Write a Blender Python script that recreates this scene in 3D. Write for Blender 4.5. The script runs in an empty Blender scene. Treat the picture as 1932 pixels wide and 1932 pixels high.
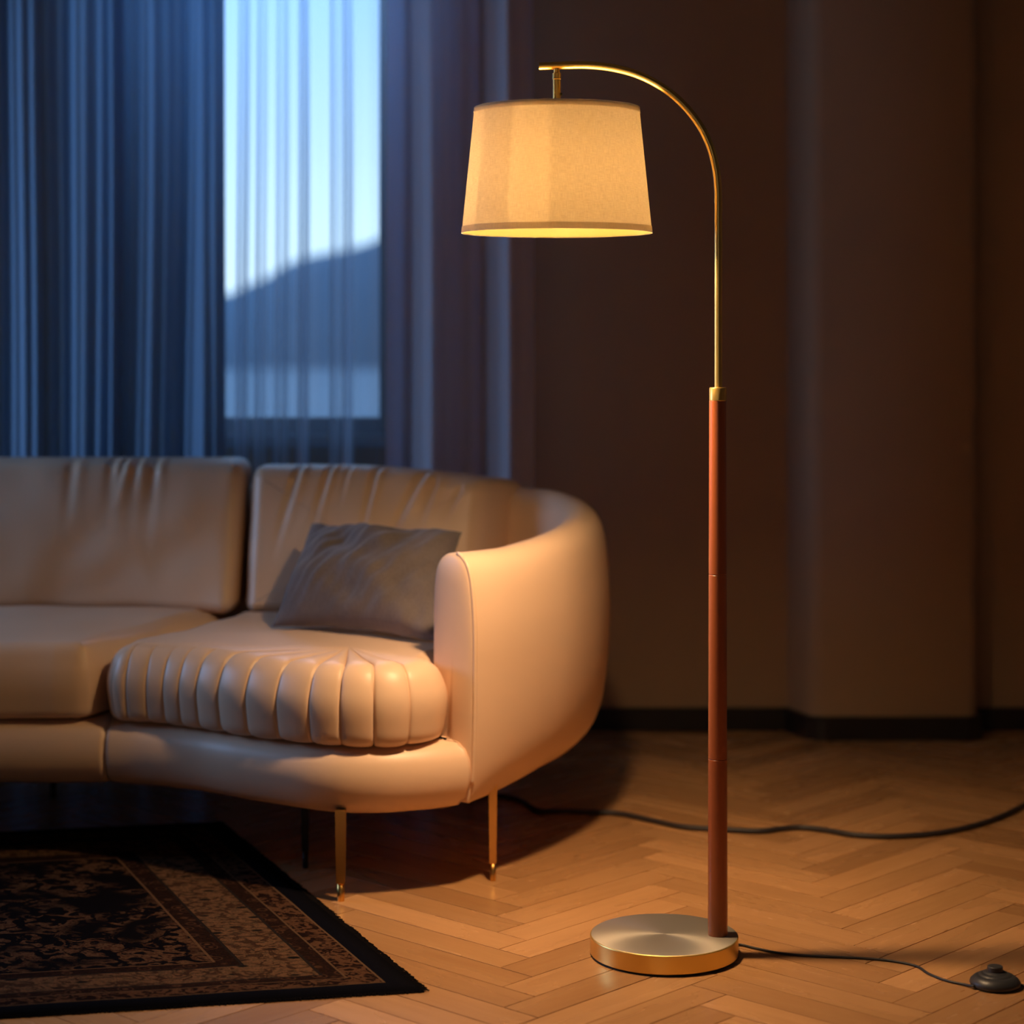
import bpy, bmesh, math, random
from mathutils import Vector, noise
random.seed(7)
C = bpy.context.scene.collection
F, CXP, HOR, CH = 3895.0, 966.0, 632.0, 1.11      # focal length (px), principal column, horizon row, eye height


def X(px, Y): return (px - CXP) * Y / F
def Z(py, Y): return CH - (py - HOR) * Y / F
def ground(px, py, z=0.0):
    Y = (CH - z) * F / (py - HOR)
    return (X(px, Y), Y, z)


# ------------------------------------------------------------------ helpers
def link(o, parent=None):
    C.objects.link(o)
    if parent is not None: o.parent = parent
    return o


def thing(name, label, cat, loc=(0, 0, 0), group=None):
    o = bpy.data.objects.new(name, None); C.objects.link(o); o.location = loc
    o['label'] = label; o['category'] = cat
    if group: o['group'] = group
    return o


def tag(o, label, cat, group=None):
    o['label'] = label; o['category'] = cat
    if group: o['group'] = group
    return o


def obj(name, bm, mat, parent=None, smooth=True, origin=None):
    """link a bmesh given in WORLD coordinates; children are re-based on the parent's location"""
    org = Vector(origin) if origin else Vector((0, 0, 0))
    base = parent_world(parent) if parent is not None else Vector((0, 0, 0))
    for v in bm.verts: v.co -= (base if parent is not None else org)
    bmesh.ops.recalc_face_normals(bm, faces=bm.faces[:])
    me = bpy.data.meshes.new(name); bm.to_mesh(me); bm.free()
    for p in me.polygons: p.use_smooth = smooth
    me.materials.append(mat)
    o = bpy.data.objects.new(name, me)
    if parent is None: o.location = org
    return link(o, parent)


def parent_world(p):
    v = Vector((0, 0, 0))
    while p is not None:
        v += p.location; p = p.parent
    return v


def sharp(o, ang=35):
    me = o.data
    bm = bmesh.new(); bm.from_mesh(me)
    for e in bm.edges:
        if len(e.link_faces) == 2 and e.calc_face_angle(0) > math.radians(ang): e.smooth = False
    bm.to_mesh(me); bm.free()
    return o


def box(bm, x0, x1, y0, y1, z0, z1, bev=0.0):
    b2 = bmesh.new()
    bmesh.ops.create_cube(b2, size=1)
    for v in b2.verts:
        v.co = Vector((x0 if v.co.x < 0 else x1, y0 if v.co.y < 0 else y1, z0 if v.co.z < 0 else z1))
    if bev: bmesh.ops.bevel(b2, geom=b2.edges[:], offset=bev, segments=3, affect='EDGES', profile=.6)
    merge(bm, b2)


def merge(bm, b2):
    m = bpy.data.meshes.new('t'); b2.to_mesh(m); b2.free(); bm.from_mesh(m); bpy.data.meshes.remove(m)


def lathe(bm, prof, cx, cy, n=96, closed=False, capped=True):
    rings = []
    for r, z in prof:
        if r < 1e-6: rings.append([bm.verts.new((cx, cy, z))])
        else: rings.append([bm.verts.new((cx + r * math.cos(2 * math.pi * k / n), cy + r * math.sin(2 * math.pi * k / n), z)) for k in range(n)])
    pairs = list(zip(rings, rings[1:]))
    if closed: pairs.append((rings[-1], rings[0]))
    for a, b in pairs:
        for k in range(n):
            k2 = (k + 1) % n
            if len(a) == 1: bm.faces.new((a[0], b[k], b[k2]))
            elif len(b) == 1: bm.faces.new((a[k], b[0], a[k2]))
            else: bm.faces.new((a[k], b[k], b[k2], a[k2]))


def catmull(pts, per=12, closed=False):
    n = len(pts); out = []
    P = [Vector(p) for p in pts]
    rng = range(n) if closed else range(n - 1)
    for i in rng:
        if closed: p0, p1, p2, p3 = P[(i - 1) % n], P[i], P[(i + 1) % n], P[(i + 2) % n]
        else: p0, p1, p2, p3 = P[max(i - 1, 0)], P[i], P[i + 1], P[min(i + 2, n - 1)]
        for k in range(per):
            t = k / per
            out.append(0.5 * ((2 * p1) + (p2 - p0) * t + (2 * p0 - 5 * p1 + 4 * p2 - p3) * t * t + (3 * p1 - p0 - 3 * p2 + p3) * t ** 3))
    if not closed: out.append(P[-1].copy())
    return out


def resample(pts, N, closed=False):
    P = list(pts)
    if closed: P = P + [P[0]]
    L = [0.0]
    for a, b in zip(P, P[1:]): L.append(L[-1] + (b - a).length)
    tot = L[-1]; out = []; j = 0
    M = N if closed else N - 1
    for i in range(N):
        s = tot * i / M
        while j < len(L) - 2 and L[j + 1] < s: j += 1
        d = L[j + 1] - L[j]
        t = 0 if d == 0 else (s - L[j]) / d
        out.append(P[j].lerp(P[j + 1], min(t, 1)))
    return out, tot


def tube(bm, pts, r, n=16, cap=True):
    pts = [Vector(p) for p in pts]
    up = Vector((0, 1, 0.02)).normalized(); rings = []
    for i, p in enumerate(pts):
        t = (pts[min(i + 1, len(pts) - 1)] - pts[max(i - 1, 0)]).normalized()
        u = up - t * up.dot(t)
        if u.length < 1e-3: u = Vector((1, 0, 0)) - t * t.x
        u.normalize(); up = u; v = t.cross(u)
        rr = r(i / (len(pts) - 1)) if callable(r) else r
        rings.append([bm.verts.new(p + (u * math.cos(2 * math.pi * k / n) + v * math.sin(2 * math.pi * k / n)) * rr) for k in range(n)])
    for a, b in zip(rings, rings[1:]):
        for k in range(n): bm.faces.new((a[k], a[(k + 1) % n], b[(k + 1) % n], b[k]))
    if cap:
        bm.faces.new(rings[0]); bm.faces.new(rings[-1][::-1])


def roundrect(w, h, r, N=400):
    pts = []
    for cx, cy, a0 in ((w - r, h - r, 0), (r, h - r, 90), (r, r, 180), (w - r, r, 270)):
        for k in range(13):
            a = math.radians(a0 + 90 * k / 12)
            pts.append(Vector((cx + r * math.cos(a), cy + r * math.sin(a), 0)))
    return resample(pts, N, True)


def cushion(outline, prof, center, K=26, crown=0.0, disp=None, mapf=None, crownf=None):
    """closed padded body: outline (a,b) polygon, prof [(inset, c)...] from underside to top, closed on both sides"""
    N = len(outline)
    nor = []
    for i in range(N):
        t = outline[(i + 3) % N] - outline[(i - 3) % N]
        nor.append(Vector((-t.y, t.x, 0)).normalized())
    area = sum(outline[i].x * outline[(i + 1) % N].y - outline[(i + 1) % N].x * outline[i].y for i in range(N))
    if area < 0: nor = [-n for n in nor]
    bm = bmesh.new(); info = []
    cen = Vector((center[0], center[1], 0))
    def ring(fn, tag_):
        r = []
        for i in range(N):
            a, b, c = fn(i); r.append(bm.verts.new((a, b, c))); info.append((i, tag_))
        return r
    rings = []
    i0, c0 = prof[0]
    for k in (6, 3):
        rings.append(ring(lambda i: (*(outline[i] + nor[i] * i0).lerp(cen, k / 8).xy, c0), -1))
    for q, (ins, c) in enumerate(prof):
        rings.append(ring(lambda i: (*(outline[i] + nor[i] * ins).xy, c), q / (len(prof) - 1)))
    ins, ct = prof[-1]
    for k in range(1, K):
        t = 1 - (1 - k / K) ** 1.0
        def pt(i):
            p = (outline[i] + nor[i] * ins).lerp(cen, t)
            return (p.x, p.y, ct + (crownf(p.x, p.y) if crownf else crown * (1 - (1 - t) ** 2)))
        rings.append(ring(pt, 1 + t))
    vb = bm.verts.new((cen.x, cen.y, c0)); info.append((0, -1))
    vt = bm.verts.new((cen.x, cen.y, ct + (crownf(cen.x, cen.y) if crownf else crown))); info.append((0, 2.0))
    for a, b in zip(rings, rings[1:]):
        for i in range(N): bm.faces.new((a[i], a[(i + 1) % N], b[(i + 1) % N], b[i]))
    for i in range(N):
        bm.faces.new((rings[0][i], vb, rings[0][(i + 1) % N])); bm.faces.new((rings[-1][i], rings[-1][(i + 1) % N], vt))
    bmesh.ops.recalc_face_normals(bm, faces=bm.faces[:]); bm.normal_update()
    if disp:
        d = []
        for v, (i, t) in zip(bm.verts, info):
            k = min(1, max(0, (t - .75) / .25))
            d.append(v.normal.lerp(Vector((0, 0, 1)), k) * disp(i, t, v.co) if t > .75 else v.normal * disp(i, t, v.co))
        for v, dd in zip(bm.verts, d): v.co += dd
    if mapf:
        for v in bm.verts: v.co = Vector(mapf(*v.co))
    return bm


# ------------------------------------------------------------------ materials
def mat(name, col, rough=.5, metal=0.0, **kw):
    m = bpy.data.materials.new(name); m.use_nodes = True
    b = m.node_tree.nodes['Principled BSDF']
    b.inputs['Base Color'].default_value = (*col, 1); b.inputs['Roughness'].default_value = rough
    b.inputs['Metallic'].default_value = metal
    for k, v in kw.items(): b.inputs[k.replace('_', ' ')].default_value = v
    return m


class NT:
    def __init__(s, m): s.t = m.node_tree; s.n = s.t.nodes
    def new(s, typ, **kw):
        n = s.n.new(typ)
        for k, v in kw.items(): setattr(n, k, v)
        return n
    def l(s, a, b): s.t.links.new(a, b)
    def math(s, op, a, b=None, c=None):
        n = s.new('ShaderNodeMath', operation=op)
        for i, v in enumerate((a, b, c)):
            if v is None: continue
            if isinstance(v, (int, float)): n.inputs[i].default_value = v
            else: s.l(v, n.inputs[i])
        return n.outputs[0]
    def mix(s, f, a, b, typ='MIX'):
        n = s.new('ShaderNodeMix', data_type='RGBA', blend_type=typ)
        for i, v in ((0, f), (6, a), (7, b)):
            if isinstance(v, (int, float)): n.inputs[i].default_value = v
            elif isinstance(v, tuple): n.inputs[i].default_value = (*v, 1)
            else: s.l(v, n.inputs[i])
        return n.outputs[2]
    def noise(s, vec, scale, detail=4, rough=.5):
        n = s.new('ShaderNodeTexNoise'); n.inputs['Scale'].default_value = scale
        n.inputs['Detail'].default_value = detail; n.inputs['Roughness'].default_value = rough
        if vec is not None: s.l(vec, n.inputs['Vector'])
        return n.outputs[0]
    def mapping(s, vec, scale=(1, 1, 1), rot=(0, 0, 0)):
        n = s.new('ShaderNodeMapping'); n.inputs['Scale'].default_value = scale; n.inputs['Rotation'].default_value = rot
        s.l(vec, n.inputs['Vector']); return n.outputs[0]
    def ramp(s, f, stops, interp='LINEAR'):
        n = s.new('ShaderNodeValToRGB'); n.color_ramp.interpolation = interp
        e = n.color_ramp.elements
        while len(e) < len(stops): e.new(.5)
        for el, (p, c) in zip(e, stops):
            el.position = p; el.color = (*c, 1) if isinstance(c, tuple) else (c, c, c, 1)
        s.l(f, n.inputs[0]); return n.outputs[0]
    def bump(s, h, strength, dist, bsdf):
        n = s.new('ShaderNodeBump'); n.inputs['Strength'].default_value = strength; n.inputs['Distance'].default_value = dist
        s.l(h, n.inputs['Height']); s.l(n.outputs[0], bsdf.inputs['Normal'])


def bs(m): return m.node_tree.nodes['Principled BSDF']


# leather
M_leather = mat('cream_leather', (.74, .60, .48), .42); M_leather.node_tree.nodes['Principled BSDF'].inputs['Specular IOR Level'].default_value = .45
t = NT(M_leather); oc = t.new('ShaderNodeTexCoord').outputs['Object']
t.bump(t.noise(oc, 340, 3), .06, .002, bs(M_leather))
t.l(t.mix(t.noise(oc, 3.0, 2), (.80, .565, .395), (.73, .51, .35)), bs(M_leather).inputs['Base Color'])

# linen throw pillow
M_linen = mat('grey_linen', (.2, .17, .165), .9)
t = NT(M_linen); oc = t.new('ShaderNodeTexCoord').outputs['Object']
f1 = t.noise(t.mapping(oc, (300, 300, 60)), 1, 2); f2 = t.noise(oc, 14, 5)
t.l(t.mix(t.math('MULTIPLY', t.math('ADD', f1, f2), .5), (.055, .045, .05), (.20, .165, .17)), bs(M_linen).inputs['Base Color'])
t.bump(f1, .3, .001, bs(M_linen)); bs(M_linen).inputs['Sheen Weight'].default_value = .2

# brass
def brass(name, col, rough, aniso=0.0):
    m = mat(name, col, rough, 1.0)
    b = bs(m); b.inputs['Anisotropic'].default_value = aniso
    return m
M_brass = brass('brushed_brass', (.86, .60, .17), .34); bs(M_brass).inputs['Metallic'].default_value = .85
M_brass_top = brass('radial_brushed_brass', (.50, .47, .40), .40); bs(M_brass_top).inputs['Metallic'].default_value = .7
t = NT(M_brass_top); b = bs(M_brass_top); b.inputs['Anisotropic'].default_value = .7
tg = t.new('ShaderNodeTangent', direction_type='RADIAL', axis='Z'); t.l(tg.outputs[0], b.inputs['Tangent'])
M_legbrass = brass('leg_brass', (.72, .42, .12), .3)
M_shadedmetal = mat('shaded_metal', (.02, .018, .018), .4, .6)  # leg metal coloured dark to stand for the shade under the sofa

# reddish wood pole
M_pole = mat('cherry_wood', (.28, .07, .022), .32)
t = NT(M_pole); oc = t.new('ShaderNodeTexCoord').outputs['Object']
g = t.noise(t.mapping(oc, (60, 60, 2)), 1, 3, .5)
t.l(t.mix(g, (.36, .10, .03), (.42, .118, .036)), bs(M_pole).inputs['Base Color'])
bs(M_pole).inputs['Coat Weight'].default_value = .25; bs(M_pole).inputs['Coat Roughness'].default_value = .25
M_black = mat('black_rubber', (.012, .012, .013), .6)
M_switch = mat('charcoal_plastic', (.035, .037, .042), .42)
M_cord = mat('black_cord', (.018, .02, .024), .5)
M_cable = mat('dark_cable', (.02, .018, .022), .55)


# lamp shade fabric: diffuse + a little translucency
def shade_mat(name, c1, c2, trans, tcol):
    m = bpy.data.materials.new(name); m.use_nodes = True; t = NT(m)
    for n in list(t.n):
        if n.type == 'BSDF_PRINCIPLED': t.n.remove(n)
    out = [n for n in t.n if n.type == 'OUTPUT_MATERIAL'][0]
    oc = t.new('ShaderNodeTexCoord').outputs['UV']
    w1 = t.noise(t.mapping(oc, (260, 14, 1)), 1, 3, .6); w2 = t.noise(t.mapping(oc, (18, 900 / 4, 1)), 1, 3, .6)
    fine = t.noise(t.mapping(oc, (420, 320, 1)), 1, 2)
    w = t.math('MULTIPLY', t.math('ADD', t.math('ADD', w1, w2), fine), .333)
    w = t.ramp(w, [(.42, 0.0), (.58, 1.0)])
    sp = t.ramp(t.noise(t.mapping(oc, (150, 55, 1)), 1, 3, .7), [(.26, 0.0), (.32, 1.0)])
    col = t.mix(sp, (c1[0] * .45, c1[1] * .4, c1[2] * .35), t.mix(w, c1, c2))
    d = t.new('ShaderNodeBsdfDiffuse'); t.l(col, d.inputs[0])
    tr = t.new('ShaderNodeBsdfTranslucent'); t.l(t.mix(1.0, col, tcol, 'MULTIPLY'), tr.inputs[0])
    mx = t.new('ShaderNodeMixShader'); mx.inputs[0].default_value = trans
    t.l(d.outputs[0], mx.inputs[1]); t.l(tr.outputs[0], mx.inputs[2]); t.l(mx.outputs[0], out.inputs[0])
    return m
M_shade = shade_mat('linen_shade', (.60, .51, .40), (.84, .76, .64), .54, (1, .90, .70))
M_shadeband = shade_mat('linen_shade_band', (.70, .66, .58), (.84, .80, .72), .62, (1, .95, .9))
M_liner = shade_mat('shade_liner', (.20, .14, .03), (.22, .155, .035), .0, (1, 1, 1))
for n_ in M_liner.node_tree.nodes:
    if n_.type == 'MIX_SHADER': n_.inputs[0].default_value = .5
    if n_.type == 'BSDF_TRANSLUCENT':
        for l_ in list(n_.inputs[0].links): M_liner.node_tree.links.remove(l_)
        n_.inputs[0].default_value = (.9, .86, .78, 1)


# fabric of curtains
def curtain_mat(name, col, alpha, trans, tcol):
    m = bpy.data.materials.new(name); m.use_nodes = True; t = NT(m)
    for n in list(t.n):
        if n.type == 'BSDF_PRINCIPLED': t.n.remove(n)
    out = [n for n in t.n if n.type == 'OUTPUT_MATERIAL'][0]
    d = t.new('ShaderNodeBsdfDiffuse'); d.inputs[0].default_value = (*col, 1)
    tr = t.new('ShaderNodeBsdfTranslucent'); tr.inputs[0].default_value = (*tcol, 1)
    mx = t.new('ShaderNodeMixShader'); mx.inputs[0].default_value = trans
    t.l(d.outputs[0], mx.inputs[1]); t.l(tr.outputs[0], mx.inputs[2])
    tp = t.new('ShaderNodeBsdfTransparent')
    # a weave is denser when seen along its surface
    lw = t.new('ShaderNodeLayerWeight'); lw.inputs[0].default_value = .55
    a = t.math('MULTIPLY', t.math('SUBTRACT', 1.0, lw.outputs['Facing']), alpha)
    m2 = t.new('ShaderNodeMixShader'); t.l(a, m2.inputs[0])
    t.l(mx.outputs[0], m2.inputs[1]); t.l(tp.outputs[0], m2.inputs[2]); t.l(m2.outputs[0], out.inputs[0])
    return m
M_sheer = curtain_mat('sheer_voile', (.60, .68, .78), .78, .6, (.75, .85, 1.0))
M_drape = curtain_mat('blue_grey_drape', (.24, .36, .50), .0, .10, (.35, .55, .8))
M_drape_r = curtain_mat('pale_drape', (.66, .62, .68), .04, .25, (.4, .55, .8))

# walls
M_wall = mat('brown_plaster', (.26, .19, .14), .85)
t = NT(M_wall); oc = t.new('ShaderNodeTexCoord').outputs['Object']
t.l(t.mix(t.noise(oc, 1.6, 4), (.42, .275, .16), (.50, .33, .195)), bs(M_wall).inputs['Base Color'])
M_ceil = mat('ceiling_paint', (.12, .11, .11), .9)
M_baseb = mat('dark_skirting', (.018, .013, .011), .45)
M_frame = mat('window_frame_paint', (.32, .36, .42), .5)

# floor planks
M_floor = mat('oak_herringbone', (.45, .24, .10), .3)
t = NT(M_floor); b = bs(M_floor)
uv = t.new('ShaderNodeTexCoord').outputs['UV']
at_ = t.new('ShaderNodeAttribute', attribute_name='tone').outputs['Fac']
gr = t.noise(t.mapping(uv, (5, 46, 1)), 1, 6, .62)
gr2 = t.noise(t.mapping(uv, (2.2, 9, 1)), 1, 3, .5)
c = t.mix(gr2, (.50, .255, .10), (.66, .37, .16))
c = t.mix(t.math('MULTIPLY', t.ramp(gr, [(.40, 0.0), (.85, 1.0)]), .32), c, (.30, .13, .045))
c = t.mix(.75, c, t.ramp(at_, [(0, (.60, .56, .52)), (.5, (.85, .85, .85)), (1, (1.1, 1.1, 1.12))]), 'MULTIPLY')
t.l(c, b.inputs['Base Color'])
t.l(t.ramp(gr2, [(0, .20), (1, .34)]), b.inputs['Roughness'])
t.bump(gr, .08, .001, b)
b.inputs['Coat Weight'].default_value = .15; b.inputs['Coat Roughness'].default_value = .2
M_slab = M_floor

# rug
M_rug = mat('persian_rug_pile', (.05, .03, .02), .95)
t = NT(M_rug); b = bs(M_rug); 
uv = t.new('ShaderNodeTexCoord').outputs['UV']
sx = t.new('ShaderNodeSeparateXYZ'); t.l(uv, sx.inputs[0])
u, v = sx.outputs[0], sx.outputs[1]
dv = t.math('MULTIPLY', v, 1.35)
dv2 = t.math('MULTIPLY', t.math('SUBTRACT', 1.30, v), 1.0)
d = t.math('MINIMUM', u, t.math('MINIMUM', dv, dv2))
TAN, BRN, BLK = (.40, .20, .10), (.15, .065, .03), (.012, .008, .010)
NAVY = (.010, .010, .018)
def motif(scale, thr, dens=.06, seed=0.0, det=3):
    mp = t.mapping(uv, (scale, scale, 1)); 
    mp2 = t.new('ShaderNodeVectorMath', operation='ADD'); t.l(mp, mp2.inputs[0]); mp2.inputs[1].default_value = (seed, seed * 1.7, 0)
    n = t.new('ShaderNodeTexNoise'); n.inputs['Scale'].default_value = 1; n.inputs['Detail'].default_value = det; n.inputs['Distortion'].default_value = 1.6
    t.l(mp2.outputs[0], n.inputs['Vector'])
    return t.ramp(n.outputs[0], [(thr - dens / 2, 0.0), (thr + dens / 2, 1.0)])
vor = t.new('ShaderNodeTexVoronoi', feature='F1'); vor.inputs['Scale'].default_value = 30
t.l(uv, vor.inputs['Vector'])
flower = t.ramp(vor.outputs['Distance'], [(.10, 1.0), (.20, 0.0), (.30, 0.0), (.36, .8), (.44, 0.0)])
vor2 = t.new('ShaderNodeTexVoronoi', feature='F1'); vor2.inputs['Scale'].default_value = 17
t.l(t.mapping(uv, (1.0, 1.7, 1)), vor2.inputs['Vector'])
leaf = t.ramp(vor2.outputs['Distance'], [(.16, 1.0), (.24, 0.0), (.5, 0.0), (.56, .7), (.62, .0)])
fine = motif(75, .52, .1, 4.0)
fieldm = t.math('MULTIPLY', motif(26, .50, .05, 2.0), motif(4.2, .47, .12, 9.0, 2))
fieldc = t.mix(fieldm, BLK, t.mix(fine, (.30, .155, .08), (.17, .07, .035)))
mainc = t.mix(leaf, t.mix(fine, TAN, (.26, .15, .08)), (.02, .018, .016))
mainc = t.mix(t.math('MULTIPLY', motif(34, .56, .05, 7.0), .85), mainc, (.10, .045, .025))
guardc = t.mix(flower, (.04, .018, .012), (.26, .12, .06)); guardc = t.mix(t.math('MULTIPLY', fine, .5), guardc, (.10, .04, .025))
outerc = t.mix(motif(40, .5, .06, 3.0), (.035, .014, .01), (.26, .12, .06)); outerc = t.mix(t.math('MULTIPLY', flower, .6), outerc, (.3, .16, .085))
def gate(th): return t.math('GREATER_THAN', d, th)
c = t.mix(gate(.052), NAVY, (.33, .19, .10))
c = t.mix(gate(.056), c, outerc)
c = t.mix(gate(.104), c, (.30, .17, .09)); c = t.mix(gate(.108), c, guardc)
c = t.mix(gate(.138), c, (.05, .035, .03)); c = t.mix(gate(.144), c, mainc)
c = t.mix(gate(.250), c, (.05, .035, .03)); c = t.mix(gate(.256), c, guardc)
c = t.mix(gate(.292), c, (.34, .18, .09)); c = t.mix(gate(.297), c, fieldc)
pile = t.noise(t.mapping(uv, (330, 900, 1)), 1, 2)
c = t.mix(1.0, c, t.ramp(pile, [(.3, .18), (.7, .44)]), 'MULTIPLY')
t.l(c, b.inputs['Base Color']); t.bump(pile, .6, .002, b)
b.inputs['Specular IOR Level'].default_value = .03
M_fringe = mat('black_fringe', (.008, .007, .008), .95); bs(M_fringe).inputs['Specular IOR Level'].default_value = 0

# ------------------------------------------------------------------ room
RX0, RX1, RY0, RY1, RH = -2.6, 2.3, -1.6, 5.8, 2.6
# floor of herringbone planks
def build_floor():
    w, n = .076, 6; ang = math.radians(47)
    ca, sa = math.cos(ang), math.sin(ang)
    bm = bmesh.new(); uvl = bm.loops.layers.uv.new('UVMap'); tl = bm.verts.layers.float.new('tone')
    cx, cy = 0.02, 4.0
    g = .0004; bev = .0007
    for k in range(-120, 120):
        for m_ in range(-14, 14):
            bx, by = k + m_ * n, k - m_ * n
            for kind in (0, 1):
                if kind == 0: r = (bx, by, bx + n, by + 1)
                else: r = (bx, by + 1, bx + 1, by + 1 + n)
                mx, my = (r[0] + r[2]) / 2 * w, (r[1] + r[3]) / 2 * w
                wx, wy = cx + mx * ca - my * sa, cy + mx * sa + my * ca
                if not (RX0 - .25 < wx < RX1 + .25 and 1.6 < wy < RY1 + .25): continue
                tone = random.random(); ou, ov = random.uniform(0, 50), random.uniform(0, 50)
                z = random.uniform(-.0003, .0003)
                def vv(x, y, zz):
                    q = (cx + x * ca - y * sa, cy + x * sa + y * ca)
                    p = bm.verts.new((min(max(q[0], RX0), RX1), min(q[1], RY1), zz)); p[tl] = tone; return p
                x0, y0, x1, y1 = r[0] * w + g, r[1] * w + g, r[2] * w - g, r[3] * w - g
                lo = [vv(x, y, -.003) for x, y in ((x0, y0), (x1, y0), (x1, y1), (x0, y1))]
                hi = [vv(x, y, z) for x, y in ((x0 + bev, y0 + bev), (x1 - bev, y0 + bev), (x1 - bev, y1 - bev), (x0 + bev, y1 - bev))]
                L, W = n * w, w
                uvs = [(ou, ov), (ou + L, ov), (ou + L, ov + W), (ou, ov + W)] if kind == 0 else [(ou, ov), (ou, ov + W), (ou + L, ov + W), (ou + L, ov)]
                f = bm.faces.new(hi)
                for lp, q in zip(f.loops, uvs): lp[uvl].uv = q
                for i in range(4):
                    j = (i + 1) % 4
                    f = bm.faces.new((lo[i], lo[j], hi[j], hi[i]))
                    for lp, q in zip(f.loops, (uvs[i], uvs[j], uvs[j], uvs[i])): lp[uvl].uv = q
    b2 = bmesh.new(); box(b2, RX0 - .2, RX1 + .2, RY0, RY1 + .2, -.1, -.0028); merge(bm, b2)
    o = obj('floor', bm, M_floor, smooth=False); o['kind'] = 'structure'
    return o
build_floor()

# window opening in the back wall
WX0, WX1, WZ0, WZ1 = -1.12, X(726, 5.8), Z(822, 5.8), 2.35
bm = bmesh.new()
box(bm, RX0 - .2, WX0, RY1, RY1 + .2, 0, RH); box(bm, WX1, RX1 + .2, RY1, RY1 + .2, 0, RH)
box(bm, WX0, WX1, RY1, RY1 + .2, 0, WZ0); box(bm, WX0, WX1, RY1, RY1 + .2, WZ1, RH)
o = obj('wall_back', bm, M_wall, smooth=False); o['kind'] = 'structure'
bm = bmesh.new(); box(bm, RX1, RX1 + .2, RY0, RY1, 0, RH); o = obj('wall_right', bm, M_wall, smooth=False); o['kind'] = 'structure'
# openings added in the unseen side and rear walls for blue tint and brass reflections
LW0, LW1, LZ0, LZ1 = 3.9, 5.35, .75, 1.75
bm = bmesh.new(); a0, a1 = RX0 - .2, RX0
box(bm, a0, a1, RY0, LW0, 0, RH); box(bm, a0, a1, LW1, RY1, 0, RH); box(bm, a0, a1, LW0, LW1, 0, LZ0); box(bm, a0, a1, LW0, LW1, LZ1, RH)
o = obj('wall_left', bm, M_wall, smooth=False); o['kind'] = 'structure'
FX0, FX1, FZ0, FZ1 = -1.9, .1, .6, 2.2
bm = bmesh.new(); a0, a1 = RY0 - .2, RY0
box(bm, RX0 - .2, FX0, a0, a1, 0, RH); box(bm, FX1, RX1 + .2, a0, a1, 0, RH); box(bm, FX0, FX1, a0, a1, 0, FZ0); box(bm, FX0, FX1, a0, a1, FZ1, RH)
o = obj('wall_front', bm, M_wall, smooth=False); o['kind'] = 'structure'
bm = bmesh.new(); box(bm, RX0 - .2, RX1 + .2, RY0, RY1 + .2, RH, RH + .1); o = obj('ceiling', bm, M_ceil, smooth=False); o['kind'] = 'structure'

# projecting wall pier with a softened left corner
def pier(y_face, z0, z1, grow=0.0):
    bm = bmesh.new()
    pl = [(.772 - grow, 5.80), (.800 - grow, 5.73), (.818 - grow * .7, y_face + .022 - grow), (.834, y_face + .006 - grow), (.858, y_face - grow), (1.25, y_face - grow), (1.277 + grow, y_face + .02 - grow), (1.285 + grow, 5.80)]
    lo = [bm.verts.new((x, y, z0)) for x, y in pl]; hi = [bm.verts.new((x, y, z1)) for x, y in pl]
    for i in range(len(pl) - 1): bm.faces.new((lo[i], lo[i + 1], hi[i + 1], hi[i]))
    bm.faces.new(hi)
    return bm
o = sharp(obj('wall_pier', pier(5.66, 0, RH), M_wall), 50); o['kind'] = 'structure'; 
bm = bmesh.new(); box(bm, RX0, .772, RY1 - .016, RY1, 0, .064, .003)
o = obj('baseboard_back', bm, M_baseb, smooth=False); o['kind'] = 'structure'
bm = pier(5.66, 0, .064, .014); o = obj('baseboard_pier', bm, M_baseb, smooth=False); o['kind'] = 'structure'
bm = bmesh.new(); box(bm, 1.30, RX1, RY1 - .016, RY1, 0, .064, .003)
o = obj('baseboard_right', bm, M_baseb, smooth=False); o['kind'] = 'structure'

# window
bm = bmesh.new(); fw = .05
box(bm, WX0, WX1, 5.86, 5.93, WZ0, WZ0 + fw, .004); box(bm, WX0, WX1, 5.86, 5.93, WZ1 - fw, WZ1, .004)
box(bm, WX1 - .02, WX1, 5.86, 5.93, WZ0 + fw, WZ1 - fw, .004); box(bm, WX0, WX0 + fw, 5.86, 5.93, WZ0 + fw, WZ1 - fw, .004)
win = obj('window_1', bm, M_frame, smooth=False); win['kind'] = 'structure'
M_glass = bpy.data.materials.new('window_glass'); M_glass.use_nodes = True; t = NT(M_glass)
for n_ in list(t.n):
    if n_.type == 'BSDF_PRINCIPLED': t.n.remove(n_)
out = [n_ for n_ in t.n if n_.type == 'OUTPUT_MATERIAL'][0]
tp = t.new('ShaderNodeBsdfTransparent'); tp.inputs[0].default_value = (.95, .98, 1, 1); gl = t.new('ShaderNodeBsdfGlossy'); gl.inputs['Roughness'].default_value = .02
fr = t.new('ShaderNodeFresnel'); mx = t.new('ShaderNodeMixShader'); t.l(fr.outputs[0], mx.inputs[0]); t.l(tp.outputs[0], mx.inputs[1]); t.l(gl.outputs[0], mx.inputs[2]); t.l(mx.outputs[0], out.inputs[0])
bm = bmesh.new(); box(bm, WX0 + fw - .005, WX1 - .015, 5.892, 5.898, WZ0 + fw - .005, WZ1 - fw + .005)
obj('glass_pane', bm, M_glass, win, smooth=False)
bm = bmesh.new(); box(bm, WX0 - .03, WX1 + .03, 5.755, 5.90, WZ0 - .03, WZ0 + .004, .006)
obj('window_sill', bm, M_frame, win, smooth=False)

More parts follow.
